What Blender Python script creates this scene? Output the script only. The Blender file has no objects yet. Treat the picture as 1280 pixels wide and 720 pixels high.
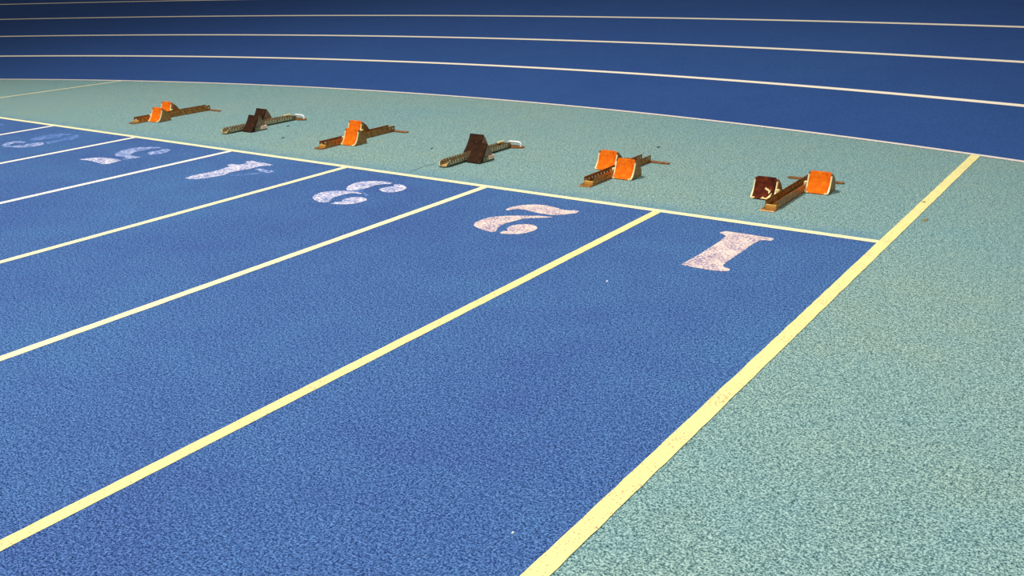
import bpy, bmesh, math, random
from math import sin, cos, pi, radians
from mathutils import Vector, Matrix

random.seed(7)
scene = bpy.context.scene
COL = scene.collection

# ------------------------------------------------------------------ helpers
def srgb(r, g, b, a=1.0):
    def f(c):
        c /= 255.0
        return c / 12.92 if c <= 0.04045 else ((c + 0.055) / 1.055) ** 2.4
    return (f(r), f(g), f(b), a)

def obj(name, bm, mat, parent=None, smooth=False, loc=None):
    me = bpy.data.meshes.new(name)
    bmesh.ops.recalc_face_normals(bm, faces=bm.faces)
    bm.to_mesh(me); bm.free()
    o = bpy.data.objects.new(name, me)
    COL.objects.link(o)
    if mat is not None:
        me.materials.append(mat)
    if parent is not None:
        o.parent = parent
    if loc is not None:
        o.location = loc
    if smooth:
        for p in me.polygons:
            p.use_smooth = True
    return o

def struct(o, label=None, group=None):
    o['kind'] = 'structure'
    if label:
        o['label'] = label
    if group:
        o['group'] = group
    return o

def tag(o, label, cat, group=None):
    o['label'] = label
    o['category'] = cat
    if group:
        o['group'] = group
    return o

def thing(name, label, cat, loc, rotz=0.0, group=None):
    o = bpy.data.objects.new(name, None)
    o.empty_display_size = 0.1
    COL.objects.link(o)
    o.location = loc
    o.rotation_euler = (0, 0, rotz)
    return tag(o, label, cat, group)

def add_box(bm, x0, x1, y0, y1, z0, z1, bevel=0.0):
    vs = [bm.verts.new((x, y, z)) for x in (x0, x1) for y in (y0, y1) for z in (z0, z1)]
    fs = []
    for idx in ((0, 1, 3, 2), (4, 6, 7, 5), (0, 4, 5, 1), (2, 3, 7, 6), (0, 2, 6, 4), (1, 5, 7, 3)):
        fs.append(bm.faces.new([vs[i] for i in idx]))
    if bevel > 0:
        es = list({e for f in fs for e in f.edges})
        bmesh.ops.bevel(bm, geom=es, offset=bevel, segments=2, affect='EDGES', profile=0.5)

def add_prism_x(bm, prof, x0, x1):
    """closed (y,z) profile extruded along x"""
    a = [bm.verts.new((x0, y, z)) for y, z in prof]
    b = [bm.verts.new((x1, y, z)) for y, z in prof]
    n = len(prof)
    bm.faces.new(a); bm.faces.new(list(reversed(b)))
    for i in range(n):
        j = (i + 1) % n
        bm.faces.new((a[i], b[i], b[j], a[j]))

def add_prism_y(bm, prof, y0, y1):
    a = [bm.verts.new((x, y0, z)) for x, z in prof]
    b = [bm.verts.new((x, y1, z)) for x, z in prof]
    n = len(prof)
    bm.faces.new(a); bm.faces.new(list(reversed(b)))
    for i in range(n):
        j = (i + 1) % n
        bm.faces.new((a[i], b[i], b[j], a[j]))

def add_prism_z(bm, poly, z0, z1):
    a = [bm.verts.new((x, y, z0)) for x, y in poly]
    b = [bm.verts.new((x, y, z1)) for x, y in poly]
    n = len(poly)
    bm.faces.new(a); bm.faces.new(list(reversed(b)))
    for i in range(n):
        j = (i + 1) % n
        bm.faces.new((a[i], b[i], b[j], a[j]))

def add_tube(bm, pts, r, seg=10):
    rings = []
    n = len(pts)
    for i, p in enumerate(pts):
        p = Vector(p)
        d = (Vector(pts[min(i + 1, n - 1)]) - Vector(pts[max(i - 1, 0)])).normalized()
        up = Vector((0, 1, 0)) if abs(d.y) < 0.9 else Vector((0, 0, 1))
        s = d.cross(up).normalized(); u = s.cross(d)
        rings.append([bm.verts.new(p + s * (r * cos(2 * pi * k / seg)) + u * (r * sin(2 * pi * k / seg))) for k in range(seg)])
    for a, b in zip(rings, rings[1:]):
        for k in range(seg):
            bm.faces.new((a[k], a[(k + 1) % seg], b[(k + 1) % seg], b[k]))
    bm.faces.new(rings[0]); bm.faces.new(list(reversed(rings[-1])))

# ------------------------------------------------------------------ materials
class NT:
    def __init__(self, name):
        self.m = bpy.data.materials.new(name); self.m.use_nodes = True
        self.t = self.m.node_tree; self.t.nodes.clear()
        self.out = self.t.nodes.new('ShaderNodeOutputMaterial')
        self.b = self.t.nodes.new('ShaderNodeBsdfPrincipled')
        self.t.links.new(self.b.outputs[0], self.out.inputs[0])
        self.geo = self.t.nodes.new('ShaderNodeTexCoord')
    def n(self, typ, **kw):
        nd = self.t.nodes.new(typ)
        for k, v in kw.items():
            setattr(nd, k, v)
        return nd
    def l(self, a, b):
        self.t.links.new(a, b)
    def noise(self, scale, detail=2.0, rough=0.5, dist=0.0, vec=None):
        nd = self.n('ShaderNodeTexNoise')
        nd.inputs['Scale'].default_value = scale
        nd.inputs['Detail'].default_value = detail
        nd.inputs['Roughness'].default_value = rough
        nd.inputs['Distortion'].default_value = dist
        self.l(vec if vec is not None else self.geo.outputs['Object'], nd.inputs['Vector'])
        return nd.outputs['Fac']
    def ramp(self, fac, stops, interp='LINEAR'):
        nd = self.n('ShaderNodeValToRGB')
        cr = nd.color_ramp; cr.interpolation = interp
        while len(cr.elements) < len(stops):
            cr.elements.new(0.5)
        for e, (p, c) in zip(cr.elements, stops):
            e.position = p; e.color = c
        self.l(fac, nd.inputs['Fac'])
        return nd.outputs['Color']
    def mix(self, fac, a, b, mode='MIX'):
        nd = self.n('ShaderNodeMix', data_type='RGBA', blend_type=mode)
        for sock, v in ((nd.inputs[0], fac), (nd.inputs[6], a), (nd.inputs[7], b)):
            if hasattr(v, 'is_linked'):
                self.l(v, sock)
            elif isinstance(v, (int, float)):
                sock.default_value = v
            else:
                sock.default_value = v
        return nd.outputs[2]
    def math(self, op, a, b=0.0, clamp=False):
        nd = self.n('ShaderNodeMath', operation=op, use_clamp=clamp)
        for sock, v in ((nd.inputs[0], a), (nd.inputs[1], b)):
            if hasattr(v, 'is_linked'):
                self.l(v, sock)
            else:
                sock.default_value = v
        return nd.outputs[0]
    def maprange(self, v, a, b, c, d):
        nd = self.n('ShaderNodeMapRange')
        self.l(v, nd.inputs[0])
        for i, x in enumerate((a, b, c, d)):
            nd.inputs[i + 1].default_value = x
        return nd.outputs[0]
    def sep(self):
        nd = self.n('ShaderNodeSeparateXYZ')
        self.l(self.geo.outputs['Object'], nd.inputs[0])
        return nd.outputs
    def bump(self, h, strength=0.3, dist=0.002):
        nd = self.n('ShaderNodeBump')
        nd.inputs['Strength'].default_value = strength
        nd.inputs['Distance'].default_value = dist
        self.l(h, nd.inputs['Height'])
        self.l(nd.outputs[0], self.b.inputs['Normal'])
    def done(self, color, rough=0.8, metal=0.0, spec=0.3):
        if hasattr(color, 'is_linked'):
            self.l(color, self.b.inputs['Base Color'])
        else:
            self.b.inputs['Base Color'].default_value = color
        self.b.inputs['Roughness'].default_value = rough
        self.b.inputs['Metallic'].default_value = metal
        self.b.inputs['Specular IOR Level'].default_value = spec
        return self.m

def g(v):
    return (v, v, v, 1.0)

def rubber_floor(name, dark, mid, light, patch_a, patch_b, grain=1.0, edge=None, patch_amt=0.5):
    """granular poured rubber: coarse grains, soft mottled patches"""
    m = NT(name)
    n1 = m.noise(150.0, 3.0, 0.65)
    n2 = m.noise(420.0, 1.0, 0.5)
    n3 = m.noise(62.0, 2.0, 0.6)
    gr = m.math('ADD', m.math('MULTIPLY', n1, 0.52), m.math('MULTIPLY', n2, 0.34))
    gr = m.math('ADD', gr, m.math('MULTIPLY', n3, 0.14))
    w = 0.13 / grain
    c = m.ramp(gr, [(0.5 - w, dark), (0.5, mid), (0.5 + w, light)])
    p1 = m.noise(0.55, 3.0, 0.5, 0.3)
    p2 = m.noise(4.0, 3.0, 0.6, 0.2)
    pf = m.math('ADD', m.math('MULTIPLY', p1, 0.62), m.math('MULTIPLY', p2, 0.38))
    tint = m.ramp(pf, [(0.36, patch_a), (0.64, patch_b)])
    c = m.mix(patch_amt, c, tint, 'MULTIPLY')
    if edge is not None:
        s = m.sep()
        k = m.maprange(s[1], 0.0, 0.22, 0.75, 0.0)
        k2 = m.math('MULTIPLY', k, m.math('GREATER_THAN', s[1], -0.001))
        k3 = m.math('MULTIPLY', k2, m.maprange(m.noise(7.0, 3.0, 0.6), 0.35, 0.65, 0.1, 1.0))
        k4 = m.math('MULTIPLY', k3, m.math('LESS_THAN', s[0], 0.0))
        c = m.mix(k4, c, edge)
    m.bump(n1, 0.25, 0.0015)
    return m.done(c, 0.9, 0.0, 0.18)

M = {}
M['blue'] = rubber_floor('blue_sprint_rubber', srgb(20, 41, 84), srgb(57, 95, 154), srgb(112, 150, 203),
                         (0.84, 0.81, 0.92, 1), (1.02, 1.17, 1.08, 1), 1.75, None, 0.9)
M['teal'] = rubber_floor('teal_infield_rubber', srgb(50, 84, 90), srgb(119, 154, 152), srgb(184, 208, 199),
                         (0.88, 1.0, 1.06, 1), (1.06, 1.03, 0.95, 1), 1.75, srgb(80, 132, 168), 0.9)
M['bank'] = rubber_floor('blue_banked_rubber', srgb(32, 63, 116), srgb(45, 79, 136), srgb(60, 95, 154),
                         (0.88, 0.90, 0.96, 1), (1.04, 1.06, 1.02, 1), 1.0, None, 0.8)

def paint(name, color, chip, chip_amt=0.5, spread=0.10, scale=120.0):
    m = NT(name)
    n1 = m.noise(scale, 3.0, 0.7)
    n2 = m.noise(6.0, 2.0, 0.5)
    f = m.math('ADD', m.math('MULTIPLY', n1, 0.8), m.math('MULTIPLY', n2, 0.2))
    k = m.maprange(f, chip_amt, chip_amt - spread, 0.0, 1.0)
    d = m.mix(k, color, chip)
    return m.done(d, 0.75, 0.0, 0.25)

M['yellow_line'] = paint('cream_yellow_line_paint', srgb(252, 239, 160), srgb(196, 160, 130), 0.46, 0.09)
M['cream_line'] = paint('cream_line_paint', srgb(254, 242, 190), srgb(200, 175, 165), 0.44, 0.08)
M['white_line'] = paint('white_line_paint', srgb(255, 246, 228), srgb(200, 185, 190), 0.42, 0.07)
M['far_line'] = paint('warm_line_paint', srgb(255, 240, 214), srgb(225, 200, 190), 0.36, 0.07)
M['thin_line'] = paint('faded_edge_line_paint', srgb(236, 222, 208), srgb(160, 170, 180), 0.45, 0.15, 40.0)

def number_paint(name, cover, light, mid, under, scale=85.0):
    m = NT(name)
    n1 = m.noise(scale, 4.0, 0.8)
    n2 = m.noise(9.0, 2.0, 0.6)
    f = m.math('ADD', m.math('MULTIPLY', n1, 0.75), m.math('MULTIPLY', n2, 0.25))
    c = m.ramp(f, [(cover - 0.09, under), (cover, mid), (cover + 0.06, light)])
    return m.done(c, 0.85, 0.0, 0.2)

M['num_strong'] = number_paint('speckled_number_paint', 0.50, srgb(255, 238, 216), srgb(222, 194, 192), srgb(108, 106, 152), 75.0)
M['num_mid'] = number_paint('worn_number_paint', 0.50, srgb(244, 236, 240), srgb(190, 190, 216), srgb(88, 114, 178), 50.0)
M['num_weak'] = number_paint('faded_number_paint', 0.52, srgb(214, 212, 230), srgb(140, 160, 208), srgb(80, 116, 180), 36.0)
M['num_ghost'] = number_paint('ghosted_number_paint', 0.54, srgb(136, 162, 208), srgb(100, 134, 194), srgb(72, 108, 172), 30.0)

def metal(name, base, worn, rough=0.42, met=0.75, scale=30.0):
    m = NT(name)
    n = m.noise(scale, 4.0, 0.6)
    c = m.ramp(n, [(0.38, base), (0.66, worn)])
    m.bump(n, 0.1, 0.0008)
    return m.done(c, rough, met, 0.5)

M['bronze'] = metal('bronze_anodised_metal', srgb(132, 88, 38), srgb(190, 134, 64), 0.42, 0.4)
M['bronze_in'] = metal('golden_channel_metal', srgb(214, 150, 58), srgb(246, 196, 100), 0.45, 0.2)
M['tan'] = metal('tan_bracket_metal', srgb(142, 98, 48), srgb(182, 134, 74), 0.5, 0.3)
M['cream'] = metal('cream_metal_with_edge_light', srgb(255, 232, 160), srgb(255, 244, 196), 0.45, 0.1)  # cream metal parts, and the light painted on the pedal edges
M['olive'] = metal('olive_steel', srgb(122, 112, 84), srgb(172, 160, 124), 0.42, 0.5)
M['olive_lip'] = metal('pale_steel_edge', srgb(226, 206, 156), srgb(250, 236, 200), 0.4, 0.3)
M['grey_side'] = metal('grey_support_metal', srgb(132, 106, 84), srgb(160, 134, 110), 0.5, 0.3)
M['white_plastic'] = metal('white_handle_coating', srgb(250, 248, 244), srgb(255, 255, 255), 0.4, 0.0)
M['brown_plate'] = metal('brown_end_plate', srgb(142, 92, 48), srgb(184, 126, 70), 0.5, 0.3)

def pad_mat(name, a, b, c, scale=26.0):
    m = NT(name)
    n = m.noise(scale, 4.0, 0.65)
    n2 = m.noise(420.0, 1.0, 0.5)
    f = m.math('ADD', m.math('MULTIPLY', n, 0.8), m.math('MULTIPLY', n2, 0.2))
    col = m.ramp(f, [(0.34, a), (0.5, b), (0.66, c)])
    m.bump(n2, 0.4, 0.001)
    return m.done(col, 0.85, 0.0, 0.15)

M['orange'] = pad_mat('orange_rubber_pad', srgb(228, 90, 6), srgb(255, 116, 10), srgb(255, 138, 26))
M['worn_pad'] = pad_mat('worn_maroon_pad', srgb(48, 18, 10), srgb(92, 34, 14), srgb(132, 52, 22))
M['dark_pad'] = pad_mat('dark_brown_pad', srgb(40, 23, 12), srgb(56, 33, 17), srgb(74, 46, 24))
M['sticker'] = pad_mat('pale_pink_sticker', srgb(255, 206, 170), srgb(255, 222, 190), srgb(255, 236, 214), 8.0)
M['sticker_red'] = NT('salmon_sticker_print').done(srgb(240, 150, 112), 0.6)
M['bare'] = metal('bare_cream_metal', srgb(230, 196, 120), srgb(255, 234, 170), 0.5, 0.1)
M['speck_dark'] = NT('dark_dirt').done(srgb(40, 48, 50), 0.9)
M['speck_brown'] = NT('brown_dirt').done(srgb(132, 128, 92), 0.9)
M['speck_white'] = NT('white_chip').done(srgb(240, 244, 250), 0.8)
M['seam'] = NT('dark_seam').done(srgb(66, 92, 100), 0.9)

# ------------------------------------------------------------------ camera (1.45 m above the infield floor)
F_PX, CX, CY, CH, PITCH, YAW, ROLL = (1197.0463887, 1.12155486, -4.84298313, 1.44706260, 0.34254645, 0.60949214, -0.02512191)
fw = Vector((-sin(YAW) * cos(PITCH), cos(YAW) * cos(PITCH), -sin(PITCH)))
rt0 = Vector((cos(YAW), sin(YAW), 0)); up0 = rt0.cross(fw)
rt = rt0 * cos(ROLL) + up0 * sin(ROLL); up = up0 * cos(ROLL) - rt0 * sin(ROLL)
cam = bpy.data.cameras.new('camera')
cam.sensor_width = 36.0
cam.lens = 36.0 * F_PX / 1280.0
cam.clip_start = 0.05; cam.clip_end = 300
camo = bpy.data.objects.new('camera', cam)
COL.objects.link(camo)
camo.matrix_world = Matrix(((rt.x, up.x, -fw.x, CX), (rt.y, up.y, -fw.y, CY), (rt.z, up.z, -fw.z, CH), (0, 0, 0, 1)))
scene.camera = camo

def ground(px, py, z=0.0):
    """point of the floor seen at a pixel of the photograph (used to survey the painted marks)"""
    d = fw * F_PX + rt * (px - 640.0) - up * (py - 360.0)
    k = (z - CH) / d.z
    return (CX + k * d.x, CY + k * d.y)

# ------------------------------------------------------------------ floor
LANE = 1.22
BX, BY, BR = -4.617, -14.239, 17.288       # centre and inner radius of the banked bend
def slope(a):
    a = max(-0.8, min(0.6, a))
    return 0.196 + 0.038 * a + 0.025 * a * a
def bank(r, a, lift=0.0):
    h = max(0.0, r - BR)
    return (BX + r * sin(a), BY + r * cos(a), slope(a) * h + lift)

# teal infield, a disc inside the bend
bm = bmesh.new()
bm.faces.new([bm.verts.new((BX + BR * sin(2 * pi * k / 256), BY + BR * cos(2 * pi * k / 256), -0.001)) for k in range(256)])
struct(obj('infield_floor', bm, M['teal']), 'teal rubber infield floor around the sprint lanes')

# blue sprint lanes
XL = -9.70
bm = bmesh.new()
bm.faces.new([bm.verts.new(p) for p in ((XL, -13.5, 0), (0.02, -13.5, 0), (0.02, 0.02, 0), (XL, 0.02, 0))])
struct(obj('sprint_lane_floor', bm, M['blue']), 'blue rubber floor of the straight sprint lanes')

# banked blue bend
bm = bmesh.new()
A0, A1, NA = -1.5, 1.2, 160
rs = [BR, BR + 1, BR + 2, BR + 3, BR + 4, BR + 5, BR + 6.2]
grid = [[bm.verts.new(bank(r, A0 + (A1 - A0) * i / NA, -0.0005)) for r in rs] for i in range(NA + 1)]
for a, b in zip(grid, grid[1:]):
    for k in range(len(rs) - 1):
        bm.faces.new((a[k], a[k + 1], b[k + 1], b[k]))
struct(obj('banked_track_floor', bm, M['bank'], smooth=True), 'dark blue banked bend of the running track at the back')

# lines of the bend
far_labels = ['thin faded line where the teal infield meets the banked blue bend',
              'white curved line one lane up the banked bend, lowest of its lane lines',
              'white curved line two lanes up the banked bend',
              'white curved line three lanes up the banked bend',
              'white curved line four lanes up the banked bend, seen in the top left corner',
              None]
for i in range(6):
    bm = bmesh.new()
    w = 0.026 if i else 0.018
    prev = None
    for k in range(241):
        a = A0 + (A1 - A0) * k / 240
        r = BR + i
        p = [bm.verts.new(bank(r - w, a, 0.002 if i else 0.0016)), bm.verts.new(bank(r + w, a, 0.002))]
        if prev:
            bm.faces.new((prev[0], prev[1], p[1], p[0]))
        prev = p
    struct(obj('bend_floor_line', bm, M['far_line'] if i else M['thin_line']), far_labels[i])

def strip(name, x0, x1, y0, y1, z, mat, label, wob=0.0):
    """flat painted strip with slightly uneven edges"""
    bm = bmesh.new()
    lng_x = abs(x1 - x0) > abs(y1 - y0)
    n = max(2, int(max(abs(x1 - x0), abs(y1 - y0)) / 0.05)) if wob else 1
    prev = None
    for k in range(n + 1):
        t = k / n
        a, b = random.uniform(-wob, wob), random.uniform(-wob, wob)
        if lng_x:
            x = x0 + (x1 - x0) * t
            p = (bm.verts.new((x, y0 + a, z)), bm.verts.new((x, y1 + b, z)))
        else:
            y = y0 + (y1 - y0) * t
            p = (bm.verts.new((x0 + a, y, z)), bm.verts.new((x1 + b, y, z)))
        if prev:
            bm.faces.new((prev[0], prev[1], p[1], p[0]))
        prev = p
    return struct(obj(name, bm, mat), label)

YEND = BY + math.sqrt(BR ** 2 - (0 - BX) ** 2) - 0.02
strip('edge_floor_line', 0.0, 0.060, -6.5, YEND, 0.0020, M['yellow_line'], 'wide cream line along the right edge of lane 1, running on to the bend', 0.0014)
strip('start_floor_line', XL, 0.0, -0.026, 0.026, 0.0016, M['cream_line'], 'cream start line across all the lanes, in front of the starting blocks', 0.001)
line_labels = ['cream line between lane 1 and lane 2', 'cream line between lane 2 and lane 3', 'cream line between lane 3 and lane 4',
               'white line between lane 4 and lane 5', 'white line between lane 5 and lane 6', 'white line between lane 6 and the lane at the left edge',
               None]
for k in range(1, 8):
    mt = M['yellow_line'] if k == 1 else M['cream_line'] if k <= 3 else M['white_line']
    w = 0.025
    strip('lane_floor_line', -LANE * k - w, -LANE * k + w, -12.0, -0.026, 0.0012, mt, line_labels[k - 1], 0.001)
strip('outer_floor_line', -9.67, -9.63, 0.026, 2.30, 0.0012, M['cream_line'], 'thin cream line crossing the teal infield at the left edge of the photo')

# ------------------------------------------------------------------ painted lane numbers (surveyed outlines)
def polys(o, s, lst):
    return [[ground(o[0] + x / s, o[1] + y / s) for x, y in p] for p in lst]

def flat(name, plist, z, mats, parent=None):
    bm = bmesh.new()
    used = sorted(set(mats))
    for p, mk in zip(plist, mats):
        f = bm.faces.new([bm.verts.new((x, y, z)) for x, y in p])
        f.material_index = used.index(mk)
        bmesh.ops.triangulate(bm, faces=[f], ngon_method='EAR_CLIP')
    o = obj(name, bm, None, parent)
    for mk in used:
        o.data.materials.append(M[mk])
    me = o.data
    for p in me.polygons:
        if p.normal.z < 0:
            p.flip()
    return o

S = 1280 / 144.0
NUMS = {
 1: ((840, 280), S, 'num_strong', [[(105,448),(150,425),(300,340),(450,245),(520,200),(600,135),(575,120),(530,100),(545,88),(620,82),(720,98),(850,115),(960,135),(1050,148),(1120,158),(1130,172),(1100,188),(1040,182),(975,183),(880,235),(800,295),(700,360),(600,430),(565,465),(590,485),(640,500),(640,520),(560,528),(450,518),(330,498),(200,475),(120,458)]]),
 2: ((584, 240), S, 'num_strong', [
   [(425,195),(480,172),(560,152),(660,143),(760,140),(880,148),(960,168),(1050,195),(1130,206),(1200,204),(1245,216),(1215,235),(1120,248),(1020,260),(920,255),(820,242),(720,220),(640,200),(560,190),(500,195),(445,208)],
   [(72,365),(90,340),(150,312),(240,285),(330,272),(450,266),(580,264),(700,266),(800,266),(970,280),(850,288),(720,292),(620,298),(520,325),(430,350),(370,375),(335,405),(318,438),(270,446),(200,432),(120,400),(85,385)],
   [(355,455),(400,435),(450,435),(440,405),(480,378),(560,362),(650,358),(730,366),(775,388),(780,405),(740,432),(660,455),(560,470),(460,468),(380,464)]]),
 3: ((380, 210), S, ['num_mid'] * 4 + ['num_ghost'], [
   [(470,230),(490,200),(560,170),(650,150),(760,146),(880,150),(985,165),(950,180),(880,180),(800,190),(740,210),(690,228),(620,240),(540,250),(480,250)],
   [(95,330),(120,300),(180,275),(260,262),(350,255),(450,255),(560,262),(660,280),(640,290),(540,280),(450,292),(380,315),(310,340),(275,378),(220,385),(150,375),(105,350)],
   [(290,398),(340,382),(420,375),(430,355),(480,335),(560,325),(640,325),(695,342),(700,358),(640,380),(560,398),(450,405),(350,402)],
   [(835,240),(870,222),(940,210),(1000,205),(1000,185),(1040,178),(1110,195),(1145,222),(1110,245),(1040,265),(940,275),(870,262)],
   [(480,252),(540,252),(620,242),(690,232),(650,262),(720,300),(690,325),(664,288),(565,264),(455,255)]]),
 4: ((220, 170), S, ['num_mid', 'num_weak', 'num_ghost'], [
   [(105,468),(170,445),(260,425),(350,410),(450,385),(540,355),(600,340),(570,325),(610,310),(680,320),(740,315),(790,300),(770,285),(840,275),(900,290),(980,298),(1090,325),(1020,332),(950,335),(880,350),(800,370),(700,385),(600,405),(540,435),(450,450),(350,468),(230,480),(140,478)],
   [(870,370),(930,362),(1000,372),(1100,396),(1050,412),(970,405),(910,385)],
   [(580,438),(750,428),(900,410),(955,406),(960,414),(750,436),(600,445)]]),
 5: ((90, 160), S, ['num_mid', 'num_weak', 'num_weak'], [
   [(75,350),(200,335),(330,328),(450,340),(550,360),(480,380),(400,400),(340,402),(260,380),(190,362)],
   [(470,300),(490,275),(560,250),(650,228),(760,214),(880,212),(1000,215),(940,228),(850,235),(760,255),(680,275),(640,305),(700,315),(770,322),(680,340),(560,355),(600,335),(560,320),(500,315)],
   [(830,280),(880,262),(960,250),(1000,235),(1060,230),(1095,245),(1060,270),(980,290),(900,298),(850,295)]]),
 6: ((0, 140), 10.0, ['num_weak', 'num_ghost', 'num_ghost'], [
   [(20,420),(60,390),(140,370),(240,362),(325,375),(290,390),(190,388),(125,405),(130,425),(220,422),(320,405),(420,388),(540,382),(550,405),(480,425),(360,438),(220,447),(110,440),(50,435)],
   [(370,350),(400,330),(480,310),(600,288),(740,275),(900,275),(880,290),(780,300),(760,318),(640,330),(520,350),(430,362)],
   [(556,384),(640,365),(760,345),(830,318),(890,300),(960,280),(1000,300),(950,330),(880,355),(780,358),(700,380),(600,400)]]),
 7: ((0, 140), 10.0, 'num_ghost', [[(-330,215),(-200,165),(-60,148),(20,146),(50,153),(30,168),(-60,182),(-200,200)]]),
}
num_labels = {
 1: 'speckled white number 1 painted upside down in the rightmost lane',
 2: 'speckled white number 2 painted upside down in the second lane from the right',
 3: 'worn white number 3 painted upside down in the third lane from the right',
 4: 'worn white number 4 painted upside down in the fourth lane from the right',
 5: 'faded pale number 5 painted upside down in the fifth lane from the right',
 6: 'faded pale number 6 painted upside down between the two leftmost lane lines',
 7: 'faded pale number cut off by the left edge of the photo',
}
for k, (o, s, mt, lst) in NUMS.items():
    pl = polys(o, s, lst)
    cx = sum(p[0] for q in pl for p in q) / sum(len(q) for q in pl)
    cy = sum(p[1] for q in pl for p in q) / sum(len(q) for q in pl)
    pl = [[(x - cx, y - cy) for x, y in q] for q in pl]
    n = flat('lane_number', pl, 0.0, mt if isinstance(mt, list) else [mt] * len(pl))
    n.location = (cx, cy, 0.0010)
    tag(n, num_labels[k], 'painted number', 'painted lane numbers')

# ------------------------------------------------------------------ starting blocks
CURVE_A = [(0.0, 0.003), (0.013, 0.010), (0.026, 0.022), (0.038, 0.039), (0.048, 0.059), (0.056, 0.081), (0.062, 0.101), (0.066, 0.116), (0.070, 0.124)]
CURVE_B = [(0.0, 0.004), (0.022, 0.022), (0.042, 0.043), (0.059, 0.066), (0.074, 0.089), (0.086, 0.110), (0.095, 0.129)]

def offset_curve(c, d):
    """shift a (y,z) curve along its normal, d > 0 towards the back"""
    out = []
    for i, p in enumerate(c):
        a = c[max(i - 1, 0)]; b = c[min(i + 1, len(c) - 1)]
        t = Vector((b[0] - a[0], b[1] - a[1])).normalized()
        out.append((p[0] + t.y * d, p[1] - t.x * d))
    return out

def slab(bm, c, d0, d1, x0, x1, rounded=False):
    f = offset_curve(c, d0); b = offset_curve(c, d1)
    nx = 8
    if rounded:
        n = len(c); mid = (x0 + x1) / 2; hw = (x1 - x0) / 2
        ins = [0.0] * (n - 3) + [0.0012, 0.004, 0.011]
        def row(y, z, k):
            h = hw - ins[k]
            return [bm.verts.new((mid - h + 2 * h * i / nx, y, z)) for i in range(nx + 1)]
        ff = [row(y, z, k) for k, (y, z) in enumerate(f)]
        bb = [row(y, z, k) for k, (y, z) in enumerate(b)]
        return slab_faces(bm, ff, bb, nx)
    ff = [[bm.verts.new((x0 + (x1 - x0) * i / nx, y, z)) for i in range(nx + 1)] for y, z in f]
    bb = [[bm.verts.new((x0 + (x1 - x0) * i / nx, y, z)) for i in range(nx + 1)] for y, z in b]
    slab_faces(bm, ff, bb, nx)

def slab_faces(bm, ff, bb, nx):
    n = len(ff)
    for r in range(n - 1):
        for i in range(nx):
            bm.faces.new((ff[r][i], ff[r][i + 1], ff[r + 1][i + 1], ff[r + 1][i]))
            bm.faces.new((bb[r][i], bb[r + 1][i], bb[r + 1][i + 1], bb[r][i + 1]))
        bm.faces.new((ff[r][0], ff[r + 1][0], bb[r + 1][0], bb[r][0]))
        bm.faces.new((ff[r][nx], bb[r][nx], bb[r + 1][nx], ff[r + 1][nx]))
    for i in range(nx):
        bm.faces.new((ff[0][i], bb[0][i], bb[0][i + 1], ff[0][i + 1]))
        bm.faces.new((ff[-1][i], ff[-1][i + 1], bb[-1][i + 1], bb[-1][i]))

def surf_point(c, u, v, x0, x1, d):
    """u across (0..1), v up (0..1) on the curved face, lifted d to the front"""
    f = offset_curve(c, -d)
    t = v * (len(f) - 1); i = min(int(t), len(f) - 2); t -= i
    return (x0 + (x1 - x0) * u, f[i][0] * (1 - t) + f[i + 1][0] * t, f[i][1] * (1 - t) + f[i + 1][1] * t)

def channel_wall(bm, x, th, y0, y1, h, holes, zlo, zhi, hw):
    """one upright wall of the rail, pierced by a row of holes"""
    z0 = 0.004
    add_box(bm, x - th / 2, x + th / 2, y0, y1, z0, zlo)
    add_box(bm, x - th / 2, x + th / 2, y0, y1, zhi, h)
    y = y0
    pitch = (y1 - y0) / holes
    for k in range(holes):
        c = y0 + pitch * (k + 0.5)
        add_box(bm, x - th / 2, x + th / 2, y, c - hw, zlo, zhi)
        y = c + hw
    add_box(bm, x - th / 2, x + th / 2, y, y1, zlo, zhi)

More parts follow.
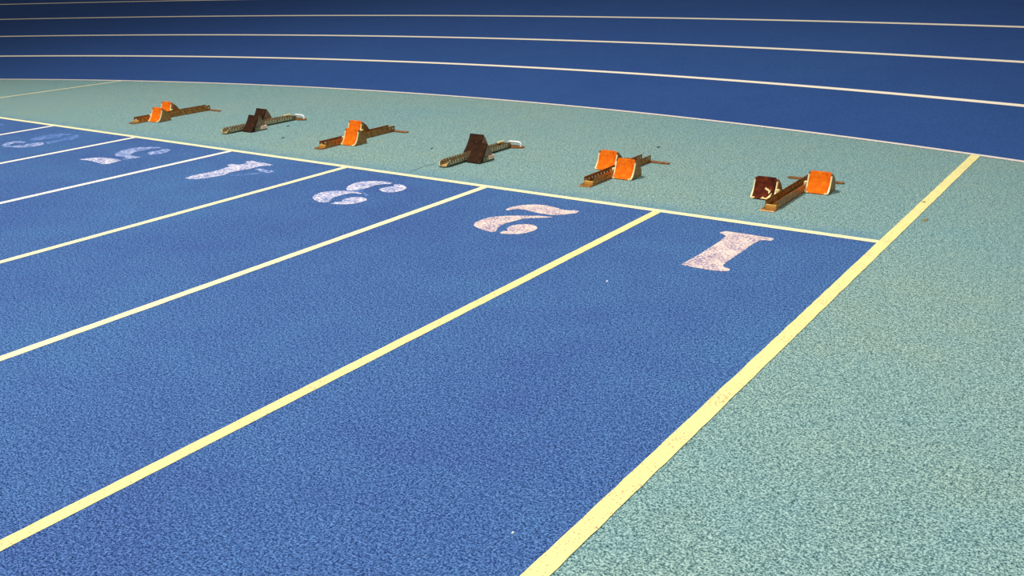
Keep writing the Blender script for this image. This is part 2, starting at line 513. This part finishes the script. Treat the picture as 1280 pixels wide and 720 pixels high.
def pedal_a(root, xc, y, side, pad, worn=False):
    """wedge foot pedal with a concave rubber face; side = -1 left of the rail, +1 right of it"""
    w = 0.071
    # bracket: two side plates, curved back sheet, rear strut
    bm = bmesh.new()
    c = offset_curve(CURVE_A, -0.002)
    prof = c[:-1] + [(0.074, 0.116), (0.080, 0.113), (0.105, 0.094), (0.128, 0.072), (0.146, 0.044), (0.148, 0.002), (0.004, 0.002)]
    add_prism_x(bm, prof, -w, -w + 0.006)
    add_prism_x(bm, prof, w - 0.006, w)
    slab(bm, CURVE_A, 0.006, 0.009, -w + 0.006, w - 0.006, True)
    add_box(bm, -w + 0.006, w - 0.006, 0.140, 0.146, 0.004, 0.040)
    br = obj('pedal', bm, M['tan'], root, loc=(xc, y, 0.002))
    br['label'] = 'wedge shaped metal pedal'
    # rubber face
    bm = bmesh.new()
    slab(bm, CURVE_A, 0.0, 0.006, -w + 0.0062, w - 0.0062, True)
    rp = obj('rubber_pad', bm, M['worn_pad'] if worn else M['orange'], br, smooth=False)
    rp['label'] = 'worn dark maroon pad face' if worn else 'orange rubber pad face'
    # front edges of the side plates, the light they catch painted on as cream
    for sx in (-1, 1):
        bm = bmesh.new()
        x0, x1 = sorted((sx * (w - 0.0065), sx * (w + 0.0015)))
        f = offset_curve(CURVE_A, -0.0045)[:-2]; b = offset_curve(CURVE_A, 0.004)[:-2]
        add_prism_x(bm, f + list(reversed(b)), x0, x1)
        e = obj('painted_lit_edge', bm, M['cream'], br)
        e['label'] = 'side plate edge with its light painted in cream'
    # lug that clamps on the rail
    bm = bmesh.new()
    x0, x1 = sorted((-side * w, -side * (w + 0.018)))
    add_box(bm, x0, x1, 0.032, 0.060, 0.034, 0.060, 0.003)
    lg = obj('clamp_lug', bm, M['cream'], br)
    # foot rivets
    bm = bmesh.new()
    add_box(bm, -w + 0.004, -w + 0.022, -0.005, 0.004, -0.0015, 0.009, 0.002)
    obj('rivet', bm, M['cream'], br)
    bm = bmesh.new()
    add_box(bm, w - 0.022, w - 0.004, -0.005, 0.004, -0.0015, 0.009, 0.002)
    obj('rivet', bm, M['cream'], br)
    if worn:
        patches = [[(0.42, 0.0), (0.47, 0.06), (0.50, 0.16), (0.55, 0.13), (0.62, 0.10), (0.70, 0.12), (0.76, 0.20), (0.82, 0.30), (0.88, 0.36), (0.86, 0.22), (0.84, 0.10), (0.80, 0.0)],
                   [(0.02, 0.02), (0.03, 0.12), (0.10, 0.10), (0.16, 0.07), (0.18, 0.02)],
                   [(0.50, 0.46), (0.54, 0.54), (0.60, 0.50), (0.68, 0.48), (0.76, 0.42), (0.80, 0.50), (0.78, 0.36), (0.72, 0.30), (0.70, 0.40), (0.58, 0.44)]]
        for p in patches:
            bm = bmesh.new()
            f = bm.faces.new([bm.verts.new(surf_point(CURVE_A, u, v, -w + 0.0062, w - 0.0062, 0.0025)) for u, v in p])
            bmesh.ops.triangulate(bm, faces=[f], ngon_method='EAR_CLIP')
            wp = obj('bare_patch', bm, M['bare'], br)
            wp['label'] = 'bare cream patch where the rubber has torn away'
    return br

def block_a(x, y, label, yl, yr, length, worn=False, rot=0.0):
    root = thing('starting_block', label, 'starting block', (x, y, 0.0), rot, 'starting blocks behind the start line')
    rw, rh = 0.036, 0.050
    bm = bmesh.new()
    add_box(bm, -rw, rw, 0.060, length, 0.001, 0.005)
    channel_wall(bm, -rw + 0.002, 0.004, 0.060, length, rh, 20, 0.022, 0.034, 0.0065)
    channel_wall(bm, rw - 0.002, 0.004, 0.060, length, rh, 20, 0.022, 0.034, 0.0065)
    obj('rail', bm, M['bronze'], root)
    bm = bmesh.new()
    add_box(bm, -rw + 0.006, rw - 0.006, 0.068, length - 0.004, 0.0055, 0.008)
    add_box(bm, -0.004, 0.004, 0.14, length - 0.01, 0.008, 0.020)
    obj('rail_insert', bm, M['bronze'], root)
    bm = bmesh.new()
    add_box(bm, -rw + 0.004, rw - 0.004, 0.052, 0.068, 0.0055, 0.026, 0.002)
    st = obj('end_stop', bm, M['bronze_in'], root)
    st['label'] = 'golden end stop at the front of the rail'
    bm = bmesh.new()
    add_prism_x(bm, [(0.0, 0.001), (0.085, 0.001), (0.085, 0.006), (0.06, 0.009), (0.004, 0.006)], -rw - 0.006, rw + 0.004)
    obj('front_plate', bm, M['bronze'], root)
    bm = bmesh.new()
    bl = length
    pts = [(-0.168, bl - 0.022), (-0.178, bl - 0.012), (-0.178, bl + 0.012), (-0.168, bl + 0.024), (0.168, bl + 0.024), (0.178, bl + 0.012), (0.178, bl - 0.012), (0.168, bl - 0.022)]
    add_prism_z(bm, pts, 0.0008, 0.007)
    obj('rear_crossbar', bm, M['brown_plate'], root)
    pedal_a(root, -0.122, yl, -1, None, worn)
    pedal_a(root, 0.109, yr, 1, None)
    return root

def pedal_b(root, xc, y, side):
    w = 0.060
    bm = bmesh.new()
    slab(bm, CURVE_B, 0.006, 0.011, -w + 0.006, w - 0.006)
    back = [(0.100, 0.128), (0.130, 0.094), (0.160, 0.058), (0.170, 0.034), (0.030, 0.034)] 
    c = offset_curve(CURVE_B, 0.010)
    prof = c[2:] + [(0.112, 0.128), (0.138, 0.094), (0.160, 0.056), (0.166, 0.036)]
    for x0 in (-w + 0.010, w - 0.015):
        add_prism_x(bm, prof, x0, x0 + 0.005)
    br = obj('pedal', bm, M['grey_side'], root, loc=(xc, y, 0.002))
    br['label'] = 'grey metal pedal bracket'
    bm = bmesh.new()
    slab(bm, CURVE_B, -0.002, 0.007, -w, w)
    rp = obj('rubber_pad', bm, M['dark_pad'], br)
    rp['label'] = 'dark brown pad face'
    bm = bmesh.new()
    add_box(bm, -w + 0.004, w - 0.004, 0.050, 0.185, 0.001, 0.034, 0.003)
    obj('pedal_base', bm, M['olive'], br)
    bm = bmesh.new()
    add_prism_y(bm, [(w - 0.0045, 0.010), (w - 0.0028, 0.010), (w - 0.0028, 0.0355), (w - 0.030, 0.0355), (w - 0.030, 0.0340), (w - 0.0045, 0.0340)], 0.112, 0.183)
    sk = obj('sticker', bm, M['sticker'], br)
    sk['label'] = 'pale pink sticker on the pedal base'
    bm = bmesh.new()
    for k in range(3):
        add_box(bm, w - 0.003, w - 0.0018, 0.130 + k * 0.014, 0.139 + k * 0.014, 0.018, 0.026)
    obj('sticker_print', bm, M['sticker_red'], br)
    return br

def block_b(x, y, label, yl, yr, length, rot=0.0):
    root = thing('starting_block', label, 'starting block', (x, y, 0.0), rot, 'starting blocks behind the start line')
    rw, rh = 0.040, 0.046
    # channel with leaning walls and a sloping open front
    bm = bmesh.new()
    add_box(bm, -0.026, 0.026, 0.0, length, 0.004, 0.009)
    for s in (-1, 1):
        prof = [(s * 0.026, 0.004), (s * 0.031, 0.004), (s * (rw + 0.001), rh - 0.012), (s * (rw - 0.004), rh - 0.012)]
        a = [bm.verts.new((px, 0.008 + pz * 0.5, pz)) for px, pz in prof]
        b = [bm.verts.new((px, length, pz)) for px, pz in prof]
        bm.faces.new(a); bm.faces.new(list(reversed(b)))
        for i in range(4):
            j = (i + 1) % 4
            bm.faces.new((a[i], b[i], b[j], a[j]))
    obj('rail', bm, M['olive'], root)
    # toothed upper edge of each wall
    for s in (-1, 1):
        bm = bmesh.new()
        n = int((length - 0.06) / 0.030)
        for k in range(n):
            yy = 0.040 + k * 0.030
            prof = [(s * (rw - 0.004), rh - 0.013), (s * (rw + 0.001), rh - 0.013), (s * (rw - 0.002), rh), (s * (rw - 0.007), rh)]
            a = [bm.verts.new((px, yy, pz)) for px, pz in prof]
            b = [bm.verts.new((px, yy + 0.019, pz)) for px, pz in prof]
            bm.faces.new(a); bm.faces.new(list(reversed(b)))
            for i in range(4):
                j = (i + 1) % 4
                bm.faces.new((a[i], b[i], b[j], a[j]))
        obj('toothed_edge', bm, M['olive'], root)
        bm = bmesh.new()
        for k in range(n):
            yy = 0.044 + k * 0.030
            xa, xb = sorted((s * (rw + 0.0016), s * (rw - 0.001)))
            add_box(bm, xa, xb, yy, yy + 0.006, 0.020, 0.040)
        add_box(bm, xa, xb, 0.042, 0.052 + (n - 1) * 0.030, 0.0185, 0.0205)
        bmesh.ops.remove_doubles(bm, verts=bm.verts, dist=1e-6)
        e = obj('notch_strip', bm, M['olive_lip'], root)
        e['label'] = 'pale row of notches along the rail wall'
    # bright rim of the open front end
    bm = bmesh.new()
    for s in (-1, 1):
        add_tube(bm, [(s * 0.027, 0.009, 0.007), (s * 0.037, 0.024, 0.034), (s * 0.036, 0.05, 0.045)], 0.0035, 8)
    add_tube(bm, [(-0.027, 0.009, 0.007), (0.027, 0.009, 0.007)], 0.003, 8)
    obj('front_rim', bm, M['olive_lip'], root)
    bm = bmesh.new()
    add_box(bm, -0.024, 0.024, 0.02, length - 0.01, 0.009, 0.012)
    obj('channel_floor', bm, M['bronze_in'], root)
    # rear: end plate and white carrying handle
    bm = bmesh.new()
    pts = [(-0.06, length - 0.01), (-0.10, length + 0.01), (-0.11, length + 0.04), (-0.09, length + 0.06), (0.11, length + 0.06), (0.135, length + 0.04), (0.12, length + 0.012), (0.06, length - 0.01)]
    add_prism_z(bm, pts, 0.001, 0.012)
    obj('end_plate', bm, M['brown_plate'], root)
    bm = bmesh.new()
    add_prism_x(bm, [(length - 0.05, 0.012), (length + 0.016, 0.012), (length + 0.012, 0.036), (length - 0.05, 0.046)], -0.030, 0.030)
    obj('end_block', bm, M['olive'], root)
    bm = bmesh.new()
    add_tube(bm, [(-0.006, length + 0.034, 0.010), (-0.006, length + 0.034, 0.030), (0.0, length + 0.032, 0.039), (0.012, length + 0.031, 0.042),
                  (0.085, length + 0.031, 0.042), (0.099, length + 0.032, 0.039), (0.106, length + 0.034, 0.030), (0.106, length + 0.034, 0.010)], 0.0085, 10)
    hd = obj('carry_handle', bm, M['white_plastic'], root)
    hd['label'] = 'white hoop handle at the rear'
    bm = bmesh.new()
    add_box(bm, -0.041, -0.024, length - 0.075, length + 0.004, 0.041, 0.051, 0.002)
    cl = obj('edge_cap', bm, M['cream'], root)
    cl['label'] = 'pale yellow cap on the rail edge'
    pedal_b(root, -0.112, yl, -1)
    pedal_b(root, 0.112, yr, 1)
    return root

block_a(-0.685, 0.285, 'bronze starting block with a worn maroon left pad and a clean orange right pad', 0.235, 0.522, 0.86, True)
block_a(-1.885, 0.290, 'bronze starting block with two orange pads, behind lane number 2', 0.470, 0.290, 0.86)
block_b(-3.045, 0.305, 'olive starting block with dark brown pads and white handle, behind lane number 3', 0.475, 0.215, 0.80)
block_a(-4.315, 0.355, 'bronze starting block with two orange pads, between the two dark padded blocks', 0.505, 0.220, 0.87)
block_b(-5.525, 0.445, 'olive starting block with dark brown pads and white handle, second block from the left', 0.440, 0.155, 0.80)
block_a(-6.735, 0.390, 'bronze starting block with two orange pads, the block farthest left', 0.430, 0.155, 0.87)

# ------------------------------------------------------------------ small marks and litter
def fleck(px, py, rx, ry, mat, label, name='dirt_fleck', cat='dirt', z=0.0022, n=9):
    x, y = ground(px, py)
    bm = bmesh.new()
    ring = []
    for k in range(n):
        a = 2 * pi * k / n; r = random.uniform(0.7, 1.15)
        ring.append((rx * r * cos(a), ry * r * sin(a)))
    top = [bm.verts.new((a * 0.8, b * 0.8, 0.004)) for a, b in ring]
    bot = [bm.verts.new((a, b, 0.0)) for a, b in ring]
    bm.faces.new(top); bm.faces.new(list(reversed(bot)))
    for i in range(n):
        j = (i + 1) % n
        bm.faces.new((bot[i], bot[j], top[j], top[i]))
    o = obj(name, bm, mat)
    o.location = (x, y, -0.001)
    return tag(o, label, cat)

fleck(823, 184, 0.010, 0.022, M['speck_dark'], 'tiny dark fleck on teal floor behind the block of lane 2')
fleck(354, 172.3, 0.014, 0.022, M['speck_dark'], 'tiny dark fleck on teal floor in front of the second block from the left')
fleck(360, 157.5, 0.012, 0.020, M['speck_dark'], 'tiny dark fleck on teal floor beside the rail of the second block from the left')
fleck(540, 185.5, 0.008, 0.018, M['speck_dark'], 'tiny dark fleck on teal floor left of the dark padded block of lane 3')
fleck(1157, 275, 0.016, 0.035, M['speck_brown'], 'small brown smudge on teal floor right of the wide edge line')
fleck(1155, 253, 0.010, 0.012, M['speck_brown'], 'small brown scuff on the wide edge line', z=0.003).location.z = 0.001
fleck(759, 352, 0.006, 0.008, M['speck_white'], 'tiny white chip on blue floor below the number 1', 'paint_chip', 'chip').location.z = 0.0
fleck(641, 667, 0.004, 0.005, M['speck_white'], 'tiny white chip on blue floor near the bottom edge', 'paint_chip', 'chip').location.z = 0.0

bm = bmesh.new()
pts = [(500, 218.0), (516, 213.5), (530, 207.6), (546, 204.6)]
L = [ground(*p) for p in pts]
prev = None
for x, y in L:
    p = (bm.verts.new((x, y - 0.011, 0.0008)), bm.verts.new((x, y + 0.011, 0.0008)))
    if prev:
        bm.faces.new((prev[0], prev[1], p[1], p[0]))
    prev = p
struct(obj('floor_seam_line', bm, M['seam']), 'dark crack in the teal floor in front of the block of lane 3')

# ------------------------------------------------------------------ light
def area(name, loc, target, size, energy, color):
    l = bpy.data.lights.new(name, 'AREA')
    l.shape = 'DISK'; l.size = size; l.energy = energy; l.color = color
    o = bpy.data.objects.new(name, l)
    COL.objects.link(o)
    o.location = loc
    d = Vector(target) - Vector(loc)
    o.rotation_euler = d.to_track_quat('-Z', 'Y').to_euler()
    return o

def spot(name, loc, target, angle, blend, radius, energy, color):
    l = bpy.data.lights.new(name, 'SPOT')
    l.spot_size = radians(angle); l.spot_blend = blend; l.shadow_soft_size = radius
    l.energy = energy; l.color = color
    o = bpy.data.objects.new(name, l)
    COL.objects.link(o)
    o.location = loc
    o.rotation_euler = (Vector(target) - Vector(loc)).to_track_quat('-Z', 'Y').to_euler()
    return o

spot('unseen_spot', (-5.0, -4.0, 13.0), (-4.6, -2.3, 0.0), 84, 0.75, 1.4, 7650, (1.0, 0.985, 0.95))  # unseen overhead spot, soft cone shaped so the far bend falls off darker
spot('unseen_spot', (5.0, -3.5, 11.0), (-3.0, -0.5, 0.0), 96, 0.7, 1.2, 1900, (1.0, 0.97, 0.92))  # spot added on the right to brighten the right-hand faces of the blocks
world = bpy.data.worlds.new('world'); scene.world = world
world.use_nodes = True
world.node_tree.nodes['Background'].inputs[0].default_value = (0.96, 0.96, 0.96, 1)
world.node_tree.nodes['Background'].inputs[1].default_value = 0.16

scene.view_settings.view_transform = 'Standard'
scene.view_settings.look = 'None'
scene.view_settings.exposure = 0.0
